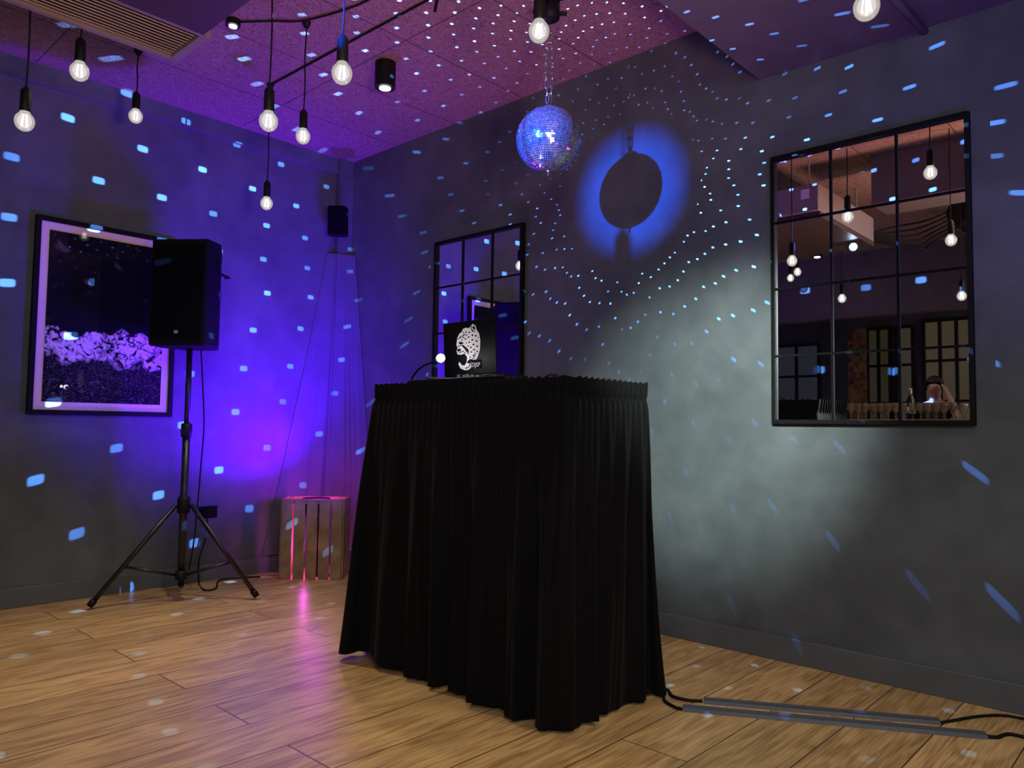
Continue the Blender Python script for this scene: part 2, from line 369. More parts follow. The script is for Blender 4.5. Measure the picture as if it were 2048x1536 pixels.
for (cx,cy,r) in ((932,671,1.9),(938,665,1.7),(944,666,1.9),(951,664,1.7),(950,672,2.2),(957,674,2),(943,675,2),(936,678,1.8),(950,681,2.1),(958,684,2.1),(944,685,1.9),(952,690,2.1),(959,694,2),(946,695,2),(953,700,2),(959,704,1.7),(947,704,1.8),(951,711,1.8),(929,679,1.5),(941,692,1.5),(925,675,1.3),(945,714,1.5),(961,678,1.2),(938,686,1.3)):
    disc(cx+random.uniform(-.5,.5),cy,r,r*.85,.0022,7)
def stroke(pts,w):
    for a,b in zip(pts,pts[1:]):
        a=Vector(a);b=Vector(b); d=(b-a).normalized(); n_=Vector((-d.y,d.x))*w/2
        inks.add([lp(q.x,q.y,.0022) for q in (a-n_,b-n_,b+n_,a+n_)],[[0,1,2,3]])
stroke([(920,678),(927,672),(934,676)],1.5); stroke([(919,692),(927,689),(933,693),(936,700),(942,708)],1.5); stroke([(922,704),(930,701),(936,706)],1.4)
stroke([(948,654),(948,661),(955,666)],1.5); stroke([(940,720),(945,724),(942,732),(934,735)],1.5); stroke([(931,664),(935,670),(941,671)],1.3); stroke([(955,706),(951,716),(945,720)],1.3)
for pl in ([(921,684),(927,682),(933,686),(926,688)],[(918,697),(924,695),(927,699),(921,702)],[(927,711),(933,709),(936,713),(935,719),(932,723),(928,720)],[(953,654),(956,658),(955,663),(950,658)],[(930,688),(941,698),(943,705),(940,703),(929,692)],[(937,724),(944,717),(949,719),(943,726)]):
    inks.add([lp(x,y,.0022) for x,y in pl],[list(range(len(pl)))])
inks.build('emblem_markings',M_matte,lid)
def text_mesh(body,size,M4,name,m_,par):
    cu=bpy.data.curves.new('txt','FONT'); cu.body=body; cu.size=size; cu.extrude=.0003; cu.align_x='CENTER'
    ob=bpy.data.objects.new('txt',cu); COL.objects.link(ob); bpy.context.view_layer.update()
    me=bpy.data.meshes.new_from_object(ob.evaluated_get(bpy.context.evaluated_depsgraph_get()))
    bpy.data.objects.remove(ob); bpy.data.curves.remove(cu)
    me.transform(M4); me.transform(Matrix.Translation(-ORG[par.name])); me.materials.clear(); me.materials.append(m_)
    o=bpy.data.objects.new(name,me); COL.objects.link(o); o.parent=par; return o
lid_poly([(946,719),(966,719),(966,736),(946,736)],.0016,'lettering_panel',M_matte,lid)
R=Matrix(((0,0,-1),(-1,0,0),(0,1,0))).to_4x4()
text_mesh('DJSP',.026,Matrix.Translation(lp(955.5,733,.003))@R,'lettering',M_white,lid)

t=thing('laptop_stand',(lx+.1,(l0.y+l1.y)/2,bz),'low silver folding stand under the laptop','stand')
s=MB()
for y in (l1.y+.04,l0.y-.04):
    s.tube([(lx+.0,y,lb-.02),(lx-.03,y,lb-.02),(lx-.03,y,bz+.006),(lx+.16,y,bz+.006),(lx+.16,y,lb-.02)],.0045,8)
s.tube([(lx-.0,l1.y+.04,lb-.02),(lx-.0,l0.y-.04,lb-.02)],.004,8)
s.build('frame',M_silver,t,smooth=True)
t=thing('dj_controller',(2.2,2.2,bz),'flat black mixing controller with knobs in front of the laptop stand','controller')
MB().bb((2.1,1.98,bz+.001),(2.225,2.56,bz+.035)).build('body',M_black,t,bevel=.004)
for y in (2.1,2.44):
    MB().lathe([(.05,0),(.05,.006),(.044,.009),(0,.009)],(2.163,y,bz+.035),24).build('jog_wheel',M_blackmetal,t,smooth=False)
for k in range(6):
    MB().cyl((2.13+.03*(k%3),2.22+.05*(k//3),bz+.035),(2.13+.03*(k%3),2.22+.05*(k//3),bz+.05),.008,.006,seg=10).build('knob',M_silver,t)
cb=MB()
for k in range(3):
    pts=[]
    for i in range(14):
        a=i/13; pts.append((2.27+.02*k,1.97+.02*k-.16*a,bz+.006+.038*math.sin(PI*a)*(1-.25*k)))
    cb.tube(pts,.003,6)
tag(cb.build('audio_cable',M_cord,smooth=True),'thin black cables looping beside the controller on the booth','cable')
# gooseneck lamp
GX=2.14
g=[onX(820,772,GX),onX(824,757,GX),onX(834,742,GX),onX(848,731,GX),onX(862,725,GX),onX(872,721,GX)]
gb=Vector((GX,2.59,bz))
t=thing('gooseneck_lamp',gb,'small gooseneck lamp with bright tip beside the laptop','lamp')
MB().cyl(gb+Vector((0,0,.001)),gb+Vector((0,0,.014)),.018,.015,seg=16).build('base',M_black,t)
def spline(pts,k=8):
    pts=[Vector(p) for p in pts]; o=[]
    for i in range(len(pts)-1):
        p0=pts[max(i-1,0)];p1=pts[i];p2=pts[i+1];p3=pts[min(i+2,len(pts)-1)]
        for j in range(k):
            a=j/k; o.append(.5*((2*p1)+(p2-p0)*a+(2*p0-5*p1+4*p2-p3)*a*a+(3*p1-p0-3*p2+p3)*a**3))
    o.append(pts[-1]); return o
MB().tube(spline([gb+Vector((0,0,.012))]+g[1:],5),.0045,8).build('gooseneck',M_black,t,smooth=True)
hd=onX(878,718,GX)
MB().tube([g[-1],g[-1].lerp(hd,.4),hd],[.006,.011,.016],12).build('lamp_head',M_silver,t,smooth=True)
dirh=(hd-g[-1]).normalized()
MB().lathe([(.0001,-.019),(.013,-.013),(.019,0),(.013,.013),(.0001,.019)],hd+dirh*.012,20).build('light_bulb',mat('led_tip',(1,1,1),.4,emit=(.95,.97,1),es=40),t,smooth=True)
LAMP=hd+dirh*.035

# ---------------------------------------------------------------- speaker on stand
C=Vector((1.93,4.31,0))
t=thing('speaker_stand',C,'black tripod stand holding the loudspeaker by the left wall','stand')
zb_=.117; zc=.54; zs=1.43
MB().tube([C+Vector((0,0,zb_)),C+Vector((0,0,.95))],.021,16).build('lower_pole',M_blackmetal,t,smooth=True)
MB().tube([C+Vector((0,0,.93)),C+Vector((0,0,zs-.001))],.016,16).build('upper_pole',M_blackmetal,t,smooth=True)
MB().lathe([(.024,-.05),(.034,-.045),(.036,.03),(.026,.05)],C+Vector((0,0,zc)),20).build('collar',M_black,t,smooth=True)
MB().lathe([(.022,-.04),(.03,-.035),(.03,.035),(.022,.04)],C+Vector((0,0,.96)),20).build('height_clamp',M_black,t,smooth=True)
kd=Vector((-.6,-.8,0))
MB().tube([C+Vector((0,0,.955))+kd*.02,C+Vector((0,0,.955))+kd*.055,C+Vector((0,0,.955))+kd*.06],[.008,.008,.02],12).build('knob',M_black,t)
MB().lathe([(.022,-.03),(.032,-.025),(.032,.02),(.022,.025)],C+Vector((0,0,zb_+.03)),20).build('lower_collar',M_black,t,smooth=True)
feet=[onZ(178,1213,0.017),onZ(514,1193,0.017),Vector((2.08,4.64,.017))]
for ft in feet:
    d=Vector((ft.x-C.x,ft.y-C.y,0)).normalized()
    top=C+Vector((0,0,zc))+d*.04
    lg=MB().tube([top,ft],.0135,12).build('leg',M_blackmetal,t,smooth=True)
    dd=(ft-top).normalized()
    MB().tube([ft-dd*.04,ft-dd*.003],.018,12).build('rubber_foot',M_black,lg,smooth=True)
    mid=top.lerp(ft,.62)
    MB().tube([C+Vector((0,0,zb_+.03))+d*.03,mid],.008,8).build('brace',M_blackmetal,t,smooth=True)
az=math.radians(218)
fn=Vector((math.cos(az),math.sin(az),0)); sd=Vector((-fn.y,fn.x,0))
sp=C+Vector((0,0,zs))
t=thing('loudspeaker',sp,'black loudspeaker raised on the tripod stand, overlapping the framed picture','speaker')
SH=.60
def prism(outline,z0,z1):
    mb=MB(); n_=len(outline); vs=[sp+fn*a+sd*b+Vector((0,0,z)) for z in (z0,z1) for (a,b) in outline]
    mb.add(vs,[list(range(n_))[::-1],list(range(n_,2*n_))]+[[i,(i+1)%n_,n_+(i+1)%n_,n_+i] for i in range(n_)]); return mb
prism([(.15,-.165),(.15,.165),(.02,.175),(-.15,.10),(-.15,-.10),(.02,-.175)],0,SH).build('cabinet',M_matte,t,bevel=.012)
prism([(.158,-.14),(.158,.14),(.148,.15),(.148,-.15)],.05,SH-.03).build('grille',M_grille,t,bevel=.006)
mb=MB(); q=sp+fn*.1595
mb.box(q+Vector((0,0,.075)),(.002,.022,.018),M=Matrix((fn,sd,Vector((0,0,1)))).transposed()); mb.build('badge',mat('badge_grey',(.3,.35,.4),.3,var=.1),t)
for s_ in (-1,1):
    mb=MB(); c=sp+sd*s_*.165+fn*-.02+Vector((0,0,.42)); mb.tube([c-fn*.04,c-fn*.04+sd*s_*.025,c+fn*.06+sd*s_*.02,c+fn*.06],.008,8); mb.build('handle',M_matte,t,smooth=True)
Y2=4.5
o=MB().tube(spline([onY(402,700,Y2),onY(405,760,Y2),onY(408,850,Y2),onY(402,930,Y2+.05),onY(396,1000,Y2),onY(388,1080,Y2),onY(378,1140,Y2)]),.0045,6).build('speaker_cable',M_cord,smooth=True)
tag(o,'black cable hanging from the loudspeaker down beside the tripod pole','cable')
ppts=[onY(412,1035,YL-.06),onY(408,1075,YL-.06),onY(398,1120,4.6),onZ(395,1165,.008),onZ(410,1180,.008),onZ(432,1176,.008),onZ(440,1160,.008),onZ(490,1155,.008),Vector((2.58,4.60,.008))]
for p in ppts: p.y=min(p.y,4.68)
o=MB().tube(spline(ppts),.005,6).build('power_cable',M_cord,smooth=True)
tag(o,'black power cable trailing from the wall socket along the floor to the crate','cable')
c=onY(415,1024,YL)
t=thing('wall_socket',(c.x,YL,c.z-.05),'black double socket low on the left wall behind the tripod','socket')
MB().bb((c.x-.06,YL-.012,c.z-.038),(c.x+.06,YL-.001,c.z+.038)).build('face_plate',M_matte,t,bevel=.003)
MB().bb((c.x-.045,YL-.045,c.z-.025),(c.x+.0,YL-.012,c.z+.025)).build('plug',M_matte,t,bevel=.005)

# ---------------------------------------------------------------- crate + uplight
cc=Vector((2.87,4.42,0)); ax=Vector((.707,-.707,0)); bxv=Vector((.707,.707,0)); Rcr=Matrix((ax,bxv,Vector((0,0,1)))).transposed()
t=thing('wooden_crate',cc,'slatted wooden crate standing upright in the corner, glowing magenta inside','crate')
w_=.39; d_=.22; h_=.52
def crb(u,v,z,su,sv,sz,name):
    return MB().box(cc+ax*u+bxv*v+Vector((0,0,z)),(su,sv,sz),M=Rcr).build(name,M_wood,t,bevel=.002)
for k in range(5):
    wd=(w_-.012*4)/5; u=-w_/2+wd/2+k*(wd+.012)
    crb(u,-d_/2-.006,h_/2,wd,.011,h_-.004,'slat')
for k in range(3):
    wd=(d_-.014*2)/3; v=-d_/2+wd/2+k*(wd+.014)
    crb(w_/2+.006,v,h_/2,.011,wd,h_-.004,'slat'); crb(-w_/2-.006,v,h_/2,.011,wd,h_-.004,'slat')
for su in (-1,1):
    for sv in (-1,1): crb(su*(w_/2-.014),sv*(d_/2-.016),h_/2,.024,.024,h_-.01,'corner_post')
cr=MB()
for sv in(-1,1): cr.box(cc+bxv*sv*(d_/2-.006)+Vector((0,0,h_-.02)),(w_,.012,.03),M=Rcr)
cr.build('top_rail',M_wood,t)
pc=cc+Vector((0,0,.40))
t=thing('uplighter',cc+Vector((0,0,0)),'round stage uplighter inside the wooden crate','light')
MB().lathe([(.075,0),(.08,.02),(.085,.10),(.09,.115),(.08,.115),(.075,.09)],pc,28).build('housing',M_black,t,smooth=True)
MB().cyl(pc+Vector((0,0,.085)),pc+Vector((0,0,.092)),.075,seg=24).build('lens',mat('magenta_lens',(1,.2,1),.3,emit=(.8,.12,1),es=6),t)
MB().lathe([(.03,0),(.03,.40)],cc,12).build('support',M_black,t)

# corner drape
def drape():
    mb=MB(); nu=200; nv=70; vs=[]; zt_=2.26; zb2=.112
    for j in range(nv+1):
        v=j/nv; z=zt_-v*(zt_-zb2)
        spl=.06+.44*v**1.1; spr=.05+.32*v**1.0
        for i in range(nu+1):
            u=i/nu*2-1
            if u<0:
                a=-u*spl; e_=min(1,a/(spl+1e-6)); base=Vector((XR-.125-a,YL-.056+.052*(e_**.7),z)); nn=Vector((0,-1,0))
            else:
                a=u*spr; e_=u; base=Vector((XR-.125+.121*(e_**.5),YL-.056-a,z)); nn=Vector((-1,0,0))
            k=min(1,abs(u)*3); nn=(nn*k+Vector((-.707,-.707,0))*(1-k)).normalized()
            fo_=.022*(.3+.7*v)*(.5+.5*math.sin(u*15+1.7*math.sin(u*6+v)))+.008*(.3+.7*v)*(.5+.5*math.sin(u*37+2))
            vs.append(base+nn*(.002+fo_*max(0,1-abs(u))**.8))
    mb.add(vs,[[j*(nu+1)+i,j*(nu+1)+i+1,(j+1)*(nu+1)+i+1,(j+1)*(nu+1)+i] for j in range(nv) for i in range(nu)])
    return mb
tag(drape().build('corner_drape',M_drape,smooth=True),'soft drape gathered under the small corner speaker, fanning out behind the crate','drape')
# corner speaker
c=atD(676,443,5.42)
t=thing('corner_speaker',(c.x,c.y,c.z-.12),'small black speaker mounted high in the room corner','speaker')
Rs=Matrix.Rotation(math.radians(-45),3,'Z')@Matrix.Rotation(math.radians(8),3,'X')
MB().box(c,(.13,.11,.21),M=Rs).build('cabinet',M_matte,t,bevel=.012)
f0=c+Rs@Vector((0,-.058,0)); MB().box(f0,(.115,.008,.19),M=Rs).build('grille',M_grille,t,bevel=.004)
MB().tube([c+Vector((.03,.04,0)),Vector((XR-.125,YL-.055,c.z))],.015,10).build('bracket',M_blackmetal,t)

# ---------------------------------------------------------------- disco ball
BC=Vector((2.579,2.183,2.305)); BR=.147
PIN=Vector((.454,2.05,2.455))
t=thing('disco_ball',BC,'mirrored disco ball hanging on a chain in front of the right wall','disco ball')
tiles=MB(); DT=.0700; rows=int(PI/DT)
for r_ in range(rows):
    th=-PI/2+(r_+.5)*PI/rows; nc=max(3,int(round(2*PI*math.cos(th)/DT)))
    for k in range(nc):
        ph=2*PI*k/nc
        jn=Vector((random.uniform(-.06,.06),random.uniform(-.06,.06),0))
        nrm=Vector((math.cos(th)*math.cos(ph),math.cos(th)*math.sin(ph),math.sin(th)))
        e1=Vector((-math.sin(ph),math.cos(ph),0)); e2=nrm.cross(e1)
        e1=(e1+nrm*jn.x).normalized(); e2=(e2+nrm*jn.y).normalized()
        hs=BR*PI/rows*.42; hw=min(hs,BR*math.cos(th)*PI/nc*.86)
        c=BC+nrm*BR
        tiles.v+= [c-e1*hw-e2*hs,c+e1*hw-e2*hs,c+e1*hw+e2*hs,c-e1*hw+e2*hs]; o_=len(tiles.v)-4; tiles.f.append([o_,o_+1,o_+2,o_+3])
ball_tiles=tiles.build('mirror_tiles',M_tile,t)
core=MB().lathe([(max(.0001,math.sin(PI*i/32))*(BR-.002),-math.cos(PI*i/32)*(BR-.002)) for i in range(33)],BC,48).build('ball_core',mat('ball_core',(.008,.01,.02),.6,var=.2),t,smooth=True)
cap=MB().lathe([(.032,BR-.006),(.032,BR+.004),(.012,BR+.010),(.006,BR+.03),(0,BR+.03)],BC,20).build('top_cap',M_chrome,t,smooth=True)
tip=MB().lathe([(0,-BR-.02),(.005,-BR-.018),(.005,-BR-.004),(.02,-BR+.002)],BC,16).build('bottom_pin',M_chrome,t,smooth=True)
ch=MB(); ztop=2.80
def link(c,up,side,L=.046,W=.015,r=.0030):
    pts=[]
    for k in range(16):
        a=2*PI*k/16; pts.append(c+side*(W/2*math.cos(a))+up*(W/2*math.sin(a)+(L/2-W/2)*(1 if math.sin(a)>=0 else -1)))
    ch.tube(pts,r,6,closed=True)
for s_ in (-1,1):
    z=BC.z+BR+.03
    n_=int((ztop-z)/.0355)
    for k in range(n_+1):
        side=Vector((.707,-.707,0)) if k%2==0 else Vector((.707,.707,0))
        off=Vector((.68,-.73,0))*s_*(.006+.010*math.sin(PI*min(1,k/n_)))
        link(BC+off+Vector((0,0,BR+.045+k*.0355)),Vector((0,0,1)),side)
chain=ch.build('chain',M_chrome,t,smooth=True)
mo=Vector((BC.x,BC.y,2.855))
t=thing('ball_motor',(BC.x,BC.y,H),'black ceiling motor holding the disco ball chain','motor')
MB().lathe([(.012,-.01),(.03,0),(.045,.01),(.045,.07),(.02,.085)],mo+Vector((0,0,.005)),20).build('motor_housing',M_black,t,smooth=True)
MB().lathe([(.06,.11),(.06,.125)],mo,20).cyl(mo+Vector((0,0,.085)),mo+Vector((0,0,.115)),.012).build('ceiling_mount',M_black,t)
MB().tube([mo+Vector((-.06,.05,.045)),mo+Vector((.06,-.05,.045))],.010,8).build('clamp',M_black,t)

# pin spot fixture
t=thing('pin_spot',PIN,'small pin spotlight clamped beneath the ceiling air unit','spotlight')
dL=(BC-PIN).normalized(); Rp=dL.to_track_quat('Z','Y').to_matrix()
MB().lathe([(0,-.13),(.03,-.125),(.035,-.03),(.045,-.005),(.04,-.005),(.03,-.02)],PIN,20,M=Rp).build('housing',M_black,t,smooth=True)
MB().lathe([(0,-.018),(.028,-.018),(.028,-.014),(0,-.014)],PIN,20,M=Rp).build('lens',M_bluelens,t)
MB().bb((PIN.x-.09,PIN.y-.008,PIN.z+.0),(PIN.x-.07,PIN.y+.008,2.507)).build('bracket',M_blackmetal,t)

# ---------------------------------------------------------------- ceiling equipment
ax0,ax1,ay0,ay1,az0,az1=.13,1.31,1.99,3.155,2.507,2.74
t=thing('air_conditioner',((ax0+ax1)/2,(ay0+ay1)/2,az0),'suspended ceiling air unit with slatted grille above the left bulbs','air conditioner')
MB().bb((ax0,ay0,az0+.04),(ax1,ay1,az1)).build('casing',M_acbox,t,bevel=.006)
MB().bb((ax0+.0,ay0+.0,az0+.0),(ax1-.03,ay1-.31,az0+.04)).build('underside_panel',mat('brown_panel',(.06,.035,.035),.5,var=.15),t)
f=MB(); f.bb((ax0,ay1-.31,az0),(ax1,ay1-.29,az0+.04)); f.bb((ax0,ay1-.025,az0),(ax1,ay1,az0+.04)); f.bb((ax1-.035,ay1-.29,az0),(ax1,ay1-.025,az0+.04)); f.bb((ax0,ay1-.29,az0),(ax0+.04,ay1-.025,az0+.04))
f.build('grille_frame',M_acbox,t)
MB().bb((ax0+.03,ay1-.30,az0+.034),(ax1-.03,ay1-.02,az0+.0395)).build('grille_gap_shade',M_black,t)  # black sheet stands in for the shade between the slats
f=MB()
for k in range(11): y=ay1-.275+k*.0235; f.box((( ax0+ax1)/2,y,az0+.012),(ax1-ax0-.08,.012,.005),M=Matrix.Rotation(.4,3,'X'))
f.build('grille_slats',M_slat,t)
for (x,y) in ((ax0+.1,ay0+.1),(ax1-.1,ay0+.1),(ax0+.1,ay1-.1),(ax1-.1,ay1-.1)): MB().cyl((x,y,az1),(x,y,H),.006,seg=8).build('hanger_rod',M_silver,t)
MB().bb((ax1+.0005,ay0+.06,az1-.1),(ax1+.002,ay0+.12,az1-.03)).build('sticker',M_white,t)

def conduit(pts,name,label,r=.0055):
    o=MB().tube(pts,r,8).build(name,M_cord,smooth=True); return tag(o,label,'cable')
Zc_=H-.008
conduit([onZ(541,170,Zc_),onZ(700,84,Zc_),onZ(878,-12,Zc_),onZ(1000,-80,Zc_)],'ceiling_cable','black cable across the ceiling from the lowest bulb toward the ball motor')
conduit(spline([onZ(470,44,Zc_),onZ(545,42,Zc_),onZ(613,40,Zc_),onZ(720,8,Zc_),onZ(800,-40,Zc_)]),'ceiling_cable','black cable looping across the ceiling through the pendant hook above the left bulbs',.005)
conduit([onZ(870,22,Zc_),onZ(880,-30,Zc_)],'ceiling_cable','short black cable end at the top of the ceiling',.007)
o=MB().tube([onZ(1852,66,2.615),onZ(1790,0,2.615),onZ(1730,-60,2.615)],.014,8).build('soffit_pipe',M_soff,smooth=True); tag(o,'thin painted pipe under the right ceiling soffit','pipe')

def downlight(px,py,zt,r,h,label,lens=M_lens):
    p=onZ(px,py,zt-h)
    t=thing('ceiling_downlight',(p.x,p.y,zt),label,'ceiling light','surface mounted ceiling lights')
    MB().lathe([(r*.9,0),(r,0),(r,h),(0,h)],(p.x,p.y,zt-h),28).build('housing',M_black,t,smooth=False)
    MB().lathe([(0,-.004),(r*.55,-.004),(r*.55,.0),(0,0)],(p.x,p.y,zt-h-.001),20).build('lens',lens,t)
    return Vector((p.x,p.y,zt-h-.02))
DL1=downlight(770,176,H,.056,.14,'black cylinder ceiling downlight between the bulbs and the disco ball')
DL2=downlight(466,52,H,.035,.03,'small round ceiling light beside the air unit')
def downlight_w(p,label):
    t=thing('ceiling_downlight',(p.x,p.y,H),label,'ceiling light','surface mounted ceiling lights')
    MB().lathe([(.048,0),(.052,0),(.052,.14),(0,.14)],(p.x,p.y,H-.14),24).build('housing',M_black,t)
    MB().lathe([(0,-.004),(.03,-.004),(.03,0),(0,0)],(p.x,p.y,H-.141),20).build('lens',M_lens,t)
    return Vector((p.x,p.y,H-.16))
q=mir(1636,512,-1.4); DL3=downlight_w(q,'black cylinder ceiling downlight reflected in the large mirror')

def pendant(P,ztop,label,hook=False):
    P=Vector(P)
    t=thing('pendant_bulb',(P.x,P.y,ztop),label,'pendant light','bare pendant bulbs')
    ct=P.z+.125
    wob=[Vector((P.x+.002*math.sin(i*1.3),P.y+.002*math.cos(i*1.7),ct+(ztop-ct)*i/6)) for i in range(7)]
    MB().tube(wob,.0034,6).build('cord',M_cord,t,smooth=True)
    MB().lathe([(0,.135),(.006,.135),(.012,.128),(.0185,.118),(.0195,.045),(.017,.035),(0,.035)],P,20).build('lamp_holder',M_black,t,smooth=True)
    prof=[(.0001,-.038),(.010,-.0365),(.021,-.031),(.030,-.020),(.0345,-.006),(.035,.004),(.033,.014),(.027,.024),(.020,.032),(.0165,.040),(.0155,.048)]
    b=MB().lathe(prof,P,24).build('bulb',M_bulb,t,smooth=True)
    fm=MB()
    for k in range(4):
        a=k*PI/2+.4; fm.tube([P+Vector((.013*math.cos(a),.013*math.sin(a),-.016)),P+Vector((.007*math.cos(a),.007*math.sin(a),.026))],.0016,5)
    fm.build('filament',M_fil,b)
    if hook: MB().lathe([(.0,-.03),(.012,-.028),(.022,-.004),(.022,0)],(P.x,P.y,ztop),16).build('ceiling_rose',M_black,t,smooth=True)
def hung(hook,bulb,label,zt=H):
    h=onZ(hook[0],hook[1],zt); d=ray(*bulb); k=math.hypot(h.x,h.y)/math.hypot(d.x,d.y)
    pendant((h.x,h.y,1+k*d.z),zt,label,True)
pendant(atD(49,243,2.9),H,'bare pendant bulb farthest left, beside the left edge')
pendant(atD(159,143,2.95),H,'bare pendant bulb hanging just beside the air unit grille, second from left')
hung((277,100),(262,231),'bare pendant bulb above the right part of the framed picture')
pendant(atD(537,243,2.85),H,'bare pendant bulb with long cord directly above the lowest bulb')
hung((613,44),(598,272),'bare pendant bulb hanging from the ceiling rose, right of two neighbouring bulbs')
pendant(atD(684,147,2.56),H,'bare pendant bulb just left of the black cylinder downlight')
hung((541,168),(533,407),'lowest hanging bare pendant bulb, above and left of the corner speaker')
pendant(atD(1078,63,2.52),H,'bare pendant bulb hanging just left of the disco ball motor')
b9=atD(1733,14,2.1)
pendant(b9,2.63 if b9.x>2.36 else H,'bare pendant bulb under the right soffit at the top edge')
for (px,py,x,lab) in ((1863,348,1.98,'bare bulb reflected at the top right of the large mirror'),(1904,482,1.12,'bare bulb reflected in the right column of the large mirror, second row'),
                      (1925,593,-.1,'bare bulb reflected in the right column of the large mirror, third row'),(1597,545,-.45,'nearer of two close bulbs reflected at the left of the large mirror'),
                      (1583,557,-1.0,'farther of two close bulbs reflected at the left of the large mirror'),(1686,598,-.2,'bare bulb reflected lowest in the middle column of the large mirror')):
    p=mir(px,py,x); zt_=H if not(.6<p.x<.95 and p.y<1.75) else 2.62
    pendant(p,zt_,lab)

cbm=MB()
for k in range(6):
    a=Vector((.12,2.05+.03*k,2.62)); e=mir(1950,400+7*k,-1.0)
    mid=mir(1790+12*k,455+9*k,-.3); m2=mir(1860,440+10*k,-.7)
    cbm.tube(spline([a,mid,m2,e]),.008,6)
tag(cbm.build('cable_bundle',M_cord,smooth=True),'loose bundle of dark cables below the ceiling reflected in the large mirror','cable')
q=mir(1921,424,-.3)
tag(MB().lathe([(.085,0),(.1,.01),(.1,.4),(.09,.4),(.08,.03),(0,.03)],q,20,M=Matrix.Rotation(-PI/2,3,'Y')).build('air_duct',M_black),'round black air duct reflected at the right of the large mirror','duct')

# ---------------------------------------------------------------- bar and far side (mirror)
t=thing('bar_counter',(-1.55,2.15,0),'dark bar counter with pale top lined with glasses','counter')
MB().bb((-1.75,1.2,0),(-1.3,2.95,1.09)).build('body',mat('bar_front',(.03,.028,.03),.5,var=.2),t)
MB().bb((-1.8,1.15,1.09),(-1.25,3.0,1.13)).build('counter_top',mat('bar_top',(.30,.22,.13),.4,var=.15),t,bevel=.004)
M_gl=mat('clear_glass',(.7,.6,.42),.08,spec=.6,trans=.85)
gp=[(.030,0),(.028,.003),(.005,.008),(.004,.06),(.015,.075),(.029,.10),(.031,.13),(.027,.16),(.025,.16),(.027,.13),(.025,.10),(.0001,.07)]
g0=None
bp_=mir(1828,840,-1.52)
for row in range(2):
    for i in range(18):
        y=1.70+.07*i+.035*row
        if row==1 and abs(y-bp_.y)<.09: continue
        if row==1 and y<1.82: continue
        xx=-1.34-.085*row
        if g0 is None:
            g0=MB().lathe(gp,(xx,y,1.131),14).build('wine_glass',M_gl,smooth=True); o=g0
        else:
            o=g0.copy(); COL.objects.link(o); o.location=(xx,y,1.131)
        tag(o,'stemmed wine glass in the row standing on the bar counter','glass','wine glasses on the bar')
t=thing('champagne_bottle',(-1.44,bp_.y,1.131),'dark champagne bottle with gold neck among the glasses on the bar','bottle')
MB().lathe([(0,0),(.042,0),(.043,.01),(.043,.15),(.035,.19),(.018,.235),(.015,.25),(0,.25)],(-1.44,bp_.y,1.131),20).build('bottle_body',mat('green_glass',(.01,.02,.012),.15),t,smooth=True)
MB().lathe([(.0175,.235),(.0165,.25),(.0165,.30),(.012,.305),(0,.305)],(-1.44,bp_.y,1.131),16).build('foil_neck',mat('gold_foil',(.5,.35,.15),.35,.8,var=.1),t,smooth=True)
MB().lathe([(.0435,.06),(.0435,.12)],(-1.44,bp_.y,1.131),20).build('paper_label',M_white,t,smooth=True)
p=mir(1925,840,-1.6)
tag(MB().lathe([(0,0),(.06,0),(.085,.14),(.088,.145),(.082,.145),(.058,.01),(0,.01)],(-1.6,p.y,1.131),24).build('ice_bucket',M_chrome,smooth=True),'shiny metal ice bucket on the bar beside the person','bucket')
p=mir(1572,835,-1.9)
t=thing('high_table',(p.x,p.y,0),'tall round table with a white cloth reflected at left of large mirror','table')
MB().lathe([(0,1.2),(.24,1.2),(.25,1.19),(.255,1.0),(.25,1.0),(.24,1.18),(0,1.18)],(p.x,p.y,0),32).build('tablecloth',mat('white_cloth',(.55,.52,.55),.8,var=.05),t,smooth=False)
MB().lathe([(.22,0),(.22,.015),(.03,.03),(.03,1.18),(0,1.18)],(p.x,p.y,0),24).build('pedestal',M_blackmetal,t)
M_bar=mat('black_window_frame',(.008,.008,.008),.5,var=.2)
def pane(col,es): return mat('window_pane',[c*.3 for c in col],.15,emit=col,es=es,var=.5,vscale=4)
def window(n_,y0,y1,z0,z1,cols,rws,col,es,x=XB+.02):
    w=struct(MB().bb((x-.01,y0,z0),(x,y1,z1)).build('window_%d'%n_,pane(col,es)))
    f=MB()
    for i in range(cols+1): y=y0+(y1-y0)*i/cols; f.bb((x,y-.018,z0),(x+.04,y+.018,z1))
    for j in range(rws+1): z=z0+(z1-z0)*j/rws; f.bb((x+.001,y0,z-.016),(x+.039,y1,z+.016))
    f.build('window_frame',M_bar,w)
def wy(px): return mir(px,750,XB+.03).y
window(1,wy(1640),wy(1552),.9,2.2,2,3,(.03,.03,.045),.5)
window(2,wy(1782),wy(1737),.9,2.35,2,3,(.035,.028,.016),.6)
window(3,wy(1828),wy(1795),.9,2.35,1,3,(.11,.09,.055),.3)
window(4,wy(1950),wy(1850),.9,2.40,3,3,(.14,.11,.065),.3)
a=mir(1732,700,-3.3).y; b=mir(1698,700,-3.3).y
mg=mat('gold_textured_panel',(.26,.14,.035),.5,var=.9,vscale=14,bump=.5,bscale=40)
tag(MB().bb((-3.35,a,0),(-3.28,b,2.3)).build('textured_column',mg),'narrow gold textured column behind the bar','column')
def barchair(x,y,lab):
    t=thing('bar_chair',(x,y,0),lab,'chair')
    MB().bb((x-.2,y-.2,.72),(x+.2,y+.2,.78)).build('seat',M_black,t,bevel=.01)
    MB().bb((x-.2,y-.2,.78),(x-.16,y+.2,1.30)).build('backrest',M_black,t,bevel=.01)
    for sx in(-1,1):
        for sy in(-1,1): MB().cyl((x+sx*.17,y+sy*.17,0),(x+sx*.17,y+sy*.17,.72),.014,seg=8).build('leg',M_black,t)
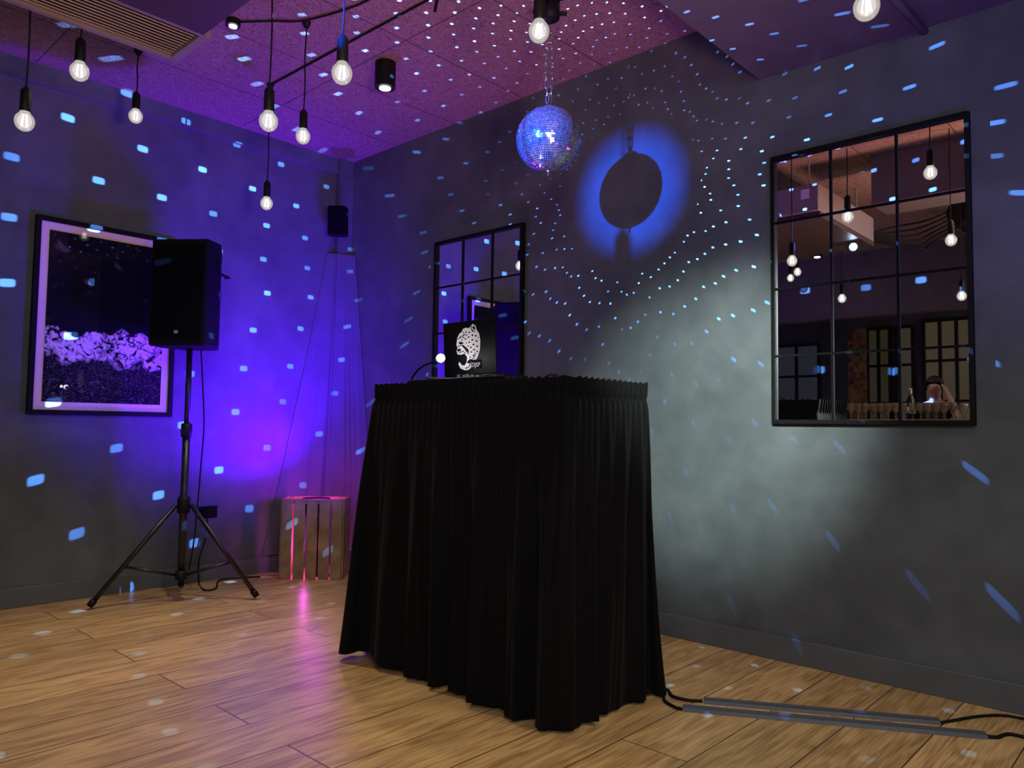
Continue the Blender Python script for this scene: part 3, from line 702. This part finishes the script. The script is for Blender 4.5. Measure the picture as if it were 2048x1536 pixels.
barchair(-2.8,3.5,'dark high backed chair left of the bar counter in the mirror')

# ---------------------------------------------------------------- person
def skin(name,nodes,edges,m_,parent,root=0,sub=2):
    me=bpy.data.meshes.new(name); me.from_pydata([tuple(n_[:3]) for n_ in nodes],edges,[]); me.materials.append(m_)
    o=bpy.data.objects.new(name,me); COL.objects.link(o); o.parent=parent; ORG[o.name]=ORG[parent.name]
    md=o.modifiers.new('skin','SKIN'); md.use_smooth_shade=True
    for i,n_ in enumerate(nodes):
        r=n_[3]; r2=n_[4] if len(n_)>4 else r
        me.skin_vertices[0].data[i].radius=(r,r2); me.skin_vertices[0].data[i].use_root=(i==root)
    s=o.modifiers.new('sub','SUBSURF'); s.levels=sub; s.render_levels=sub
    return o
pp=mir(1872,800,-2.1)
person=thing('person',(pp.x,pp.y,0),'person in a black t-shirt behind the bar with one hand raised to the face','person')
nodes=[(0,0,.86,.13,.10),(0,0,1.0,.125,.09),(0,0,1.16,.14,.10),(0,0,1.28,.11,.08),(.005,0,1.34,.052),(.015,0,1.39,.055),(.03,0,1.45,.078),(.025,0,1.52,.075),
 (0,.16,1.26,.05),(.01,.22,1.05,.04),(.10,.20,.88,.03),(.14,.19,.83,.03,.018),
 (0,-.16,1.26,.05),(.13,-.24,1.13,.043),(.155,-.17,1.34,.032),(.13,-.13,1.415,.034,.018),
 (0,.09,.78,.085),(.01,.10,.44,.058),(0,.10,.09,.04),(.14,.11,.035,.032),
 (0,-.09,.78,.085),(.01,-.10,.44,.058),(0,-.10,.09,.04),(.14,-.11,.035,.032),(.118,0,1.462,.012)]
edges=[(0,1),(1,2),(2,3),(3,4),(4,5),(5,6),(6,7),(3,8),(8,9),(9,10),(10,11),(3,12),(12,13),(13,14),(14,15),(0,16),(16,17),(17,18),(18,19),(0,20),(20,21),(21,22),(22,23),(6,24)]
def fingers(base,dirv,side,fold):
    bi=base; B=Vector(nodes[bi][:3])
    for k,(off,L) in enumerate(((-.027,.065),(-.009,.075),(.009,.07),(.026,.055))):
        p0=B+side*off+dirv*.03; p1=p0+dirv*L*.5; p2=p1+(dirv*.8+fold*.6).normalized()*L*.5
        i=len(nodes); nodes.extend([(*p0,.009),(*p1,.0085),(*p2,.007)]); edges.extend([(bi,i),(i,i+1),(i+1,i+2)])
    p0=B-side*.035-dirv*.01; p1=p0-side*.02+dirv*.03
    i=len(nodes); nodes.extend([(*p0,.011),(*p1,.008)]); edges.extend([(bi,i),(i,i+1)])
fingers(15,Vector((-.15,.25,.95)).normalized(),Vector((.9,.3,0)).normalized(),Vector((-.3,.8,-.3)).normalized())
fingers(11,Vector((.7,-.1,-.6)).normalized(),Vector((.1,1,0)).normalized(),Vector((0,-.3,-.9)).normalized())
M_skin=mat('skin',(.55,.32,.22),.5,var=.06)
skin('body',nodes,edges,M_skin,person)
skin('t_shirt',[(0,0,.88,.15,.118),(0,0,1.0,.145,.11),(0,0,1.16,.158,.118),(0,0,1.27,.12,.092),(0,.165,1.255,.065),(.006,.20,1.13,.058),(0,-.165,1.255,.065),(.075,-.21,1.19,.058),(0.003,0,1.325,.066)],[(0,1),(1,2),(2,3),(3,4),(4,5),(3,6),(6,7),(3,8)],mat('black_shirt',(.012,.012,.014),.85,bump=.1),person)
skin('trousers',[(0,0,.88,.14,.11),(0,.09,.78,.1),(.01,.10,.44,.072),(0,.10,.12,.058),(0,-.09,.78,.1),(.01,-.10,.44,.072),(0,-.10,.12,.058)],[(0,1),(1,2),(2,3),(0,4),(4,5),(5,6)],mat('dark_trousers',(.015,.015,.02),.85),person)
P0=Vector((pp.x,pp.y,0))
hm=MB()
vs=[];nu=20;nv=10
for j in range(nv+1):
    th=j/nv*PI*.62
    for i in range(nu):
        ph=2*PI*i/nu; r=Vector((math.sin(th)*math.cos(ph)*.100,math.sin(th)*math.sin(ph)*.088,math.cos(th)*.105))
        if r.x>.04 and j>nv*.55: r.z=max(r.z,.035); r*=.93
        vs.append(P0+Vector((.012,0,1.49))+r*(1+.03*math.sin(ph*7)))
hm.add(vs,[[j*nu+i,j*nu+(i+1)%nu,(j+1)*nu+(i+1)%nu,(j+1)*nu+i] for j in range(nv) for i in range(nu)])
hm.build('hair',mat('dark_hair',(.02,.013,.01),.6,bump=.5,bscale=120),person,smooth=True)
for s_ in (-1,1):
    MB().lathe([(max(1e-4,math.sin(PI*i/8))*.009,-math.cos(PI*i/8)*.009) for i in range(9)],P0+Vector((.098,s_*.032,1.478)),10).build('eye',mat('eye',(.05,.04,.04),.2,var=.1),person,smooth=True)
MB().tube([P0+Vector((.099,-.02,1.425)),P0+Vector((.106,0,1.423)),P0+Vector((.099,.02,1.425))],[.003,.005,.003],6).build('mouth',mat('lips',(.35,.13,.11),.5,var=.1),person,smooth=True)

# ---------------------------------------------------------------- floor cable covers
def strip(a,b,w,label):
    a=onZ(a[0],a[1],0); b=onZ(b[0],b[1],0); d=(b-a); d.normalize(); s=Vector((-d.y,d.x,0))
    mb=MB(); prof=[(-w/2,0.0005),(-w/2+.014,.010),(-.014,.013),(.014,.013),(w/2-.014,.010),(w/2,.0005)]
    vs=[p+s*y+Vector((0,0,z)) for p in (a,b) for (y,z) in prof]; n_=len(prof)
    mb.add(vs,[[i,i+1,n_+i+1,n_+i] for i in range(n_-1)]+[list(range(n_)),list(range(n_,2*n_))[::-1],[0,n_,2*n_-1,n_-1]])
    o=mb.build('cable_cover',M_rubber); tag(o,label,'cable cover'); return a,b
strip((1366,1418),(1972,1473),.056,'grey rubber floor cable cover nearest the camera')
strip((1408,1403),(1878,1445),.054,'grey rubber floor cable cover behind the nearer one')
def fl(px,py,z=.006): return onZ(px,py,z)
o=MB().tube(spline([Vector((2.47,1.62,.03)),fl(1330,1378),fl(1345,1392),fl(1375,1400),fl(1405,1402)]),.006,8).build('floor_cable',M_cord,smooth=True); tag(o,'black cable from the booth into the far floor cover','cable')
o=MB().tube(spline([Vector((2.45,1.60,.03)),fl(1322,1384),fl(1330,1402),fl(1350,1414),fl(1364,1418)]),.006,8).build('floor_cable',M_cord,smooth=True); tag(o,'black cable from the booth into the nearer floor cover','cable')
o=MB().tube(spline([fl(1881,1445),fl(1910,1440),fl(1960,1432),fl(2010,1431),fl(2060,1440)]),.005,8).build('floor_cable',M_cord,smooth=True); tag(o,'black cable leaving the far floor cover toward the right wall','cable')
o=MB().tube(spline([fl(1975,1473),fl(1995,1474),fl(2020,1468),fl(2070,1480)]),.006,8).build('floor_cable',M_cord,smooth=True); tag(o,'black cable leaving the nearer floor cover at the right edge','cable')

# ---------------------------------------------------------------- lights
def light(kind,name,loc,e,col,target=None,size=60,blend=.5,rad=.03):
    l=bpy.data.lights.new(name,kind); l.energy=e; l.color=col
    if kind=='AREA': l.shape='SQUARE'; l.size=rad
    else: l.shadow_soft_size=rad
    o=bpy.data.objects.new(name,l); COL.objects.link(o); o.location=loc
    if kind=='SPOT': l.spot_size=math.radians(size); l.spot_blend=blend
    if target is not None: o.rotation_euler=(Vector(target)-Vector(loc)).to_track_quat('-Z','Y').to_euler()
    return o
light('SPOT','pin_spot_light',PIN,2000,(.012,.10,1),BC,15.5,1,.012)
light('SPOT','uplighter_blue',cc+Vector((-.03,-.05,.56)),270,(.10,.001,1),(2.3,4.70,1.75),120,.9,.05)
light('POINT','uplighter_magenta',cc+Vector((0,-.02,.57)),3.4,(.8,.02,1),rad=.05)
light('POINT','uplighter_inner',cc+Vector((-.05,.02,.2)),5,(1,.1,.85),rad=.04)
light('SPOT','blue_wash',(2.72,3.1,.75),520,(.075,.002,1),(2.55,4.76,1.6),88,1,.2)  # added spot hidden behind the booth, no fixture, deepens the wall's blue
light('SPOT','ceiling_wash',(2.85,3.3,.35),78,(.50,.12,.95),(2.5,2.6,2.98),75,1,.06)
light('SPOT','downlight_a',DL1,55,(1,.86,.60),(DL1.x-.3,DL1.y-.2,0),90,.9,.03)
light('SPOT','downlight_b',DL2,125,(1,.84,.54),(1.0,3.2,0),85,.9,.03)
light('SPOT','downlight_c',DL3,40,(1,.85,.68),(DL3.x,DL3.y,0),100,.7,.03)
light('SPOT','floor_fill',(.9,.8,2.85),230,(1,.85,.56),(1.3,1.9,0),88,1,.08)  # added spot with no fixture, brightens the planks
light('SPOT','floor_fill_right',(2.2,.2,2.6),75,(1,.85,.60),(2.3,.8,0),75,1,.08)  # same kind of added lamp for the right part of the floor
light('SPOT','wall_spot',(.9,.55,2.0),620,(.84,1,.94),(3.3,1.72,1.08),34,1,.06)
light('AREA','room_fill',(-.6,-.6,2.5),50,(.84,.88,1),(2.4,1.6,.3),rad=1.6)
light('SPOT','ceiling_fill',(.6,-.3,1.2),270,(1,.56,.42),(1.3,1.45,2.98),88,1,.2)  # unseen spot added to warm the ceiling directly, not bounced light
light('POINT','bar_fill',(-2.8,.7,2.0),9,(1,.75,.45),rad=.1)  # added fill without a fixture, set outside the mirror's view
light('SPOT','soffit_purple',(1.9,-.4,.8),85,(.18,.02,1),(3.0,.7,2.63),80,1,.1)
light('POINT','gooseneck_light',LAMP+Vector((-.03,0,0)),.12,(.9,.95,1),rad=.01)

# dots thrown by the mirror tiles: a lamp at the ball whose beam pattern follows the reflection law for tiles
l=bpy.data.lights.new('ball_beams','POINT'); l.energy=1600; l.color=(1,1,1); l.shadow_soft_size=0
lo=bpy.data.objects.new('ball_beams',l); COL.objects.link(lo); lo.location=BC
l.use_nodes=True; nt=l.node_tree; N=nt.nodes; LK=nt.links
for n_ in list(N): N.remove(n_)
out=N.new('ShaderNodeOutputLight'); em=N.new('ShaderNodeEmission'); LK.new(em.outputs[0],out.inputs[0])
em.inputs['Color'].default_value=(.10,.31,1,1)
def put(s,v):
    if isinstance(v,(int,float)): s.default_value=v
    elif isinstance(v,(tuple,Vector)): s.default_value=tuple(v)
    else: LK.new(v,s)
def Mt(op,a,b=None,c=None):
    q=N.new('ShaderNodeMath'); q.operation=op
    for i,v in enumerate((a,b,c)):
        if v is not None: put(q.inputs[i],v)
    return q.outputs[0]
def Vt(op,a,b=None):
    q=N.new('ShaderNodeVectorMath'); q.operation=op; put(q.inputs[0],a)
    if b is not None: put(q.inputs[1],b)
    return q.outputs['Value'] if op in('DOT_PRODUCT','LENGTH') else q.outputs[0]
def Rg(v,a0,a1,b0,b1,sm=True):
    q=N.new('ShaderNodeMapRange'); q.interpolation_type='SMOOTHSTEP' if sm else 'LINEAR'
    put(q.inputs[0],v)
    for i,x in enumerate((a0,a1,b0,b1)): q.inputs[i+1].default_value=x
    return q.outputs[0]
geo=N.new('ShaderNodeNewGeometry'); d=geo.outputs['Incoming']
Lv=tuple((BC-PIN).normalized())
nv_=Vt('NORMALIZE',Vt('SUBTRACT',d,Lv))
sx=N.new('ShaderNodeSeparateXYZ'); LK.new(nv_,sx.inputs[0])
DN=.066
th=Mt('ARCSINE',sx.outputs[2]); row=Mt('ROUND',Mt('DIVIDE',th,DN)); thc=Mt('MULTIPLY',row,DN); cth=Mt('COSINE',thc)
nr=Mt('MAXIMUM',Mt('ROUND',Mt('MULTIPLY',cth,2*PI/DN)),1.0)
ph=Mt('ARCTAN2',sx.outputs[1],sx.outputs[0]); col_=Mt('ROUND',Mt('DIVIDE',Mt('MULTIPLY',ph,nr),2*PI)); phc=Mt('DIVIDE',Mt('MULTIPLY',col_,2*PI),nr)
cb_=N.new('ShaderNodeCombineXYZ'); put(cb_.inputs[0],Mt('MULTIPLY',cth,Mt('COSINE',phc))); put(cb_.inputs[1],Mt('MULTIPLY',cth,Mt('SINE',phc))); put(cb_.inputs[2],Mt('SINE',thc))
rc=N.new('ShaderNodeCombineXYZ'); put(rc.inputs[0],row); put(rc.inputs[1],col_)
wn=N.new('ShaderNodeTexWhiteNoise'); wn.noise_dimensions='3D'; LK.new(rc.outputs[0],wn.inputs['Vector'])
jit=N.new('ShaderNodeVectorMath'); jit.operation='MULTIPLY'; LK.new(Vt('SUBTRACT',wn.outputs['Color'],(.5,.5,.5)),jit.inputs[0]); jit.inputs[1].default_value=(.010,.010,.010)
ncv=Vt('NORMALIZE',Vt('ADD',cb_.outputs[0],jit.outputs[0]))
dc=Vt('REFLECT',Lv,ncv)
dl=Vt('SUBTRACT',d,dc)
cosf=Vt('DOT_PRODUCT',d,Lv)
siz=Rg(cosf,.85,-.25,.52,.98,False)
t1=Vt('NORMALIZE',Vt('CROSS_PRODUCT',dc,(0,0,1))); t2=Vt('CROSS_PRODUCT',dc,t1)
a_=Mt('DIVIDE',Mt('DIVIDE',Mt('ABSOLUTE',Vt('DOT_PRODUCT',dl,t1)),.0122),siz); b_=Mt('DIVIDE',Mt('DIVIDE',Mt('ABSOLUTE',Vt('DOT_PRODUCT',dl,t2)),.0080),siz)
mm=Mt('POWER',Mt('ADD',Mt('POWER',a_,4.0),Mt('POWER',b_,4.0)),.25)
mask=Rg(mm,.7,1.1,1,0)
pol=Mt('LESS_THAN',cosf,.86)
sd_=N.new('ShaderNodeSeparateXYZ'); LK.new(d,sd_.inputs[0]); dz=sd_.outputs[2]
floorf=Rg(dz,-.80,-.55,.08,1)
upf=Mt('SUBTRACT',1.0,Mt('MULTIPLY',Mt('MULTIPLY',Rg(cosf,.35,.6,0,1),Rg(dz,-.05,.15,0,1)),.88))
leftf=Mt('SUBTRACT',1.0,Mt('MULTIPLY',Mt('MULTIPLY',Rg(cosf,.0,.3,0,1),Rg(sd_.outputs[1],.35,.6,0,1)),.6))
rnd=Mt('MULTIPLY_ADD',Mt('POWER',wn.outputs['Value'],1.3),.9,.45)
fo=N.new('ShaderNodeLightFalloff'); fo.inputs['Strength'].default_value=1.0
st=Mt('MULTIPLY',Mt('MULTIPLY',Mt('MULTIPLY',mask,pol),rnd),fo.outputs['Linear'])
st=Mt('MULTIPLY',Mt('MULTIPLY',Mt('MULTIPLY',st,floorf),upf),leftf)
put(em.inputs['Strength'],st)
try:
    bc=bpy.data.collections.new('ball_beam_blockers')
    for o in (ball_tiles,core,cap,tip,chain): bc.objects.link(o)
    lo.light_linking.blocker_collection=bc
    for c_ in bc.collection_objects: c_.light_linking.link_state='EXCLUDE'
except Exception as e: print('LL',e)

w=bpy.data.worlds.new('world'); scn.world=w; w.use_nodes=True; w.node_tree.nodes['Background'].inputs[0].default_value=(.01,.008,.015,1)
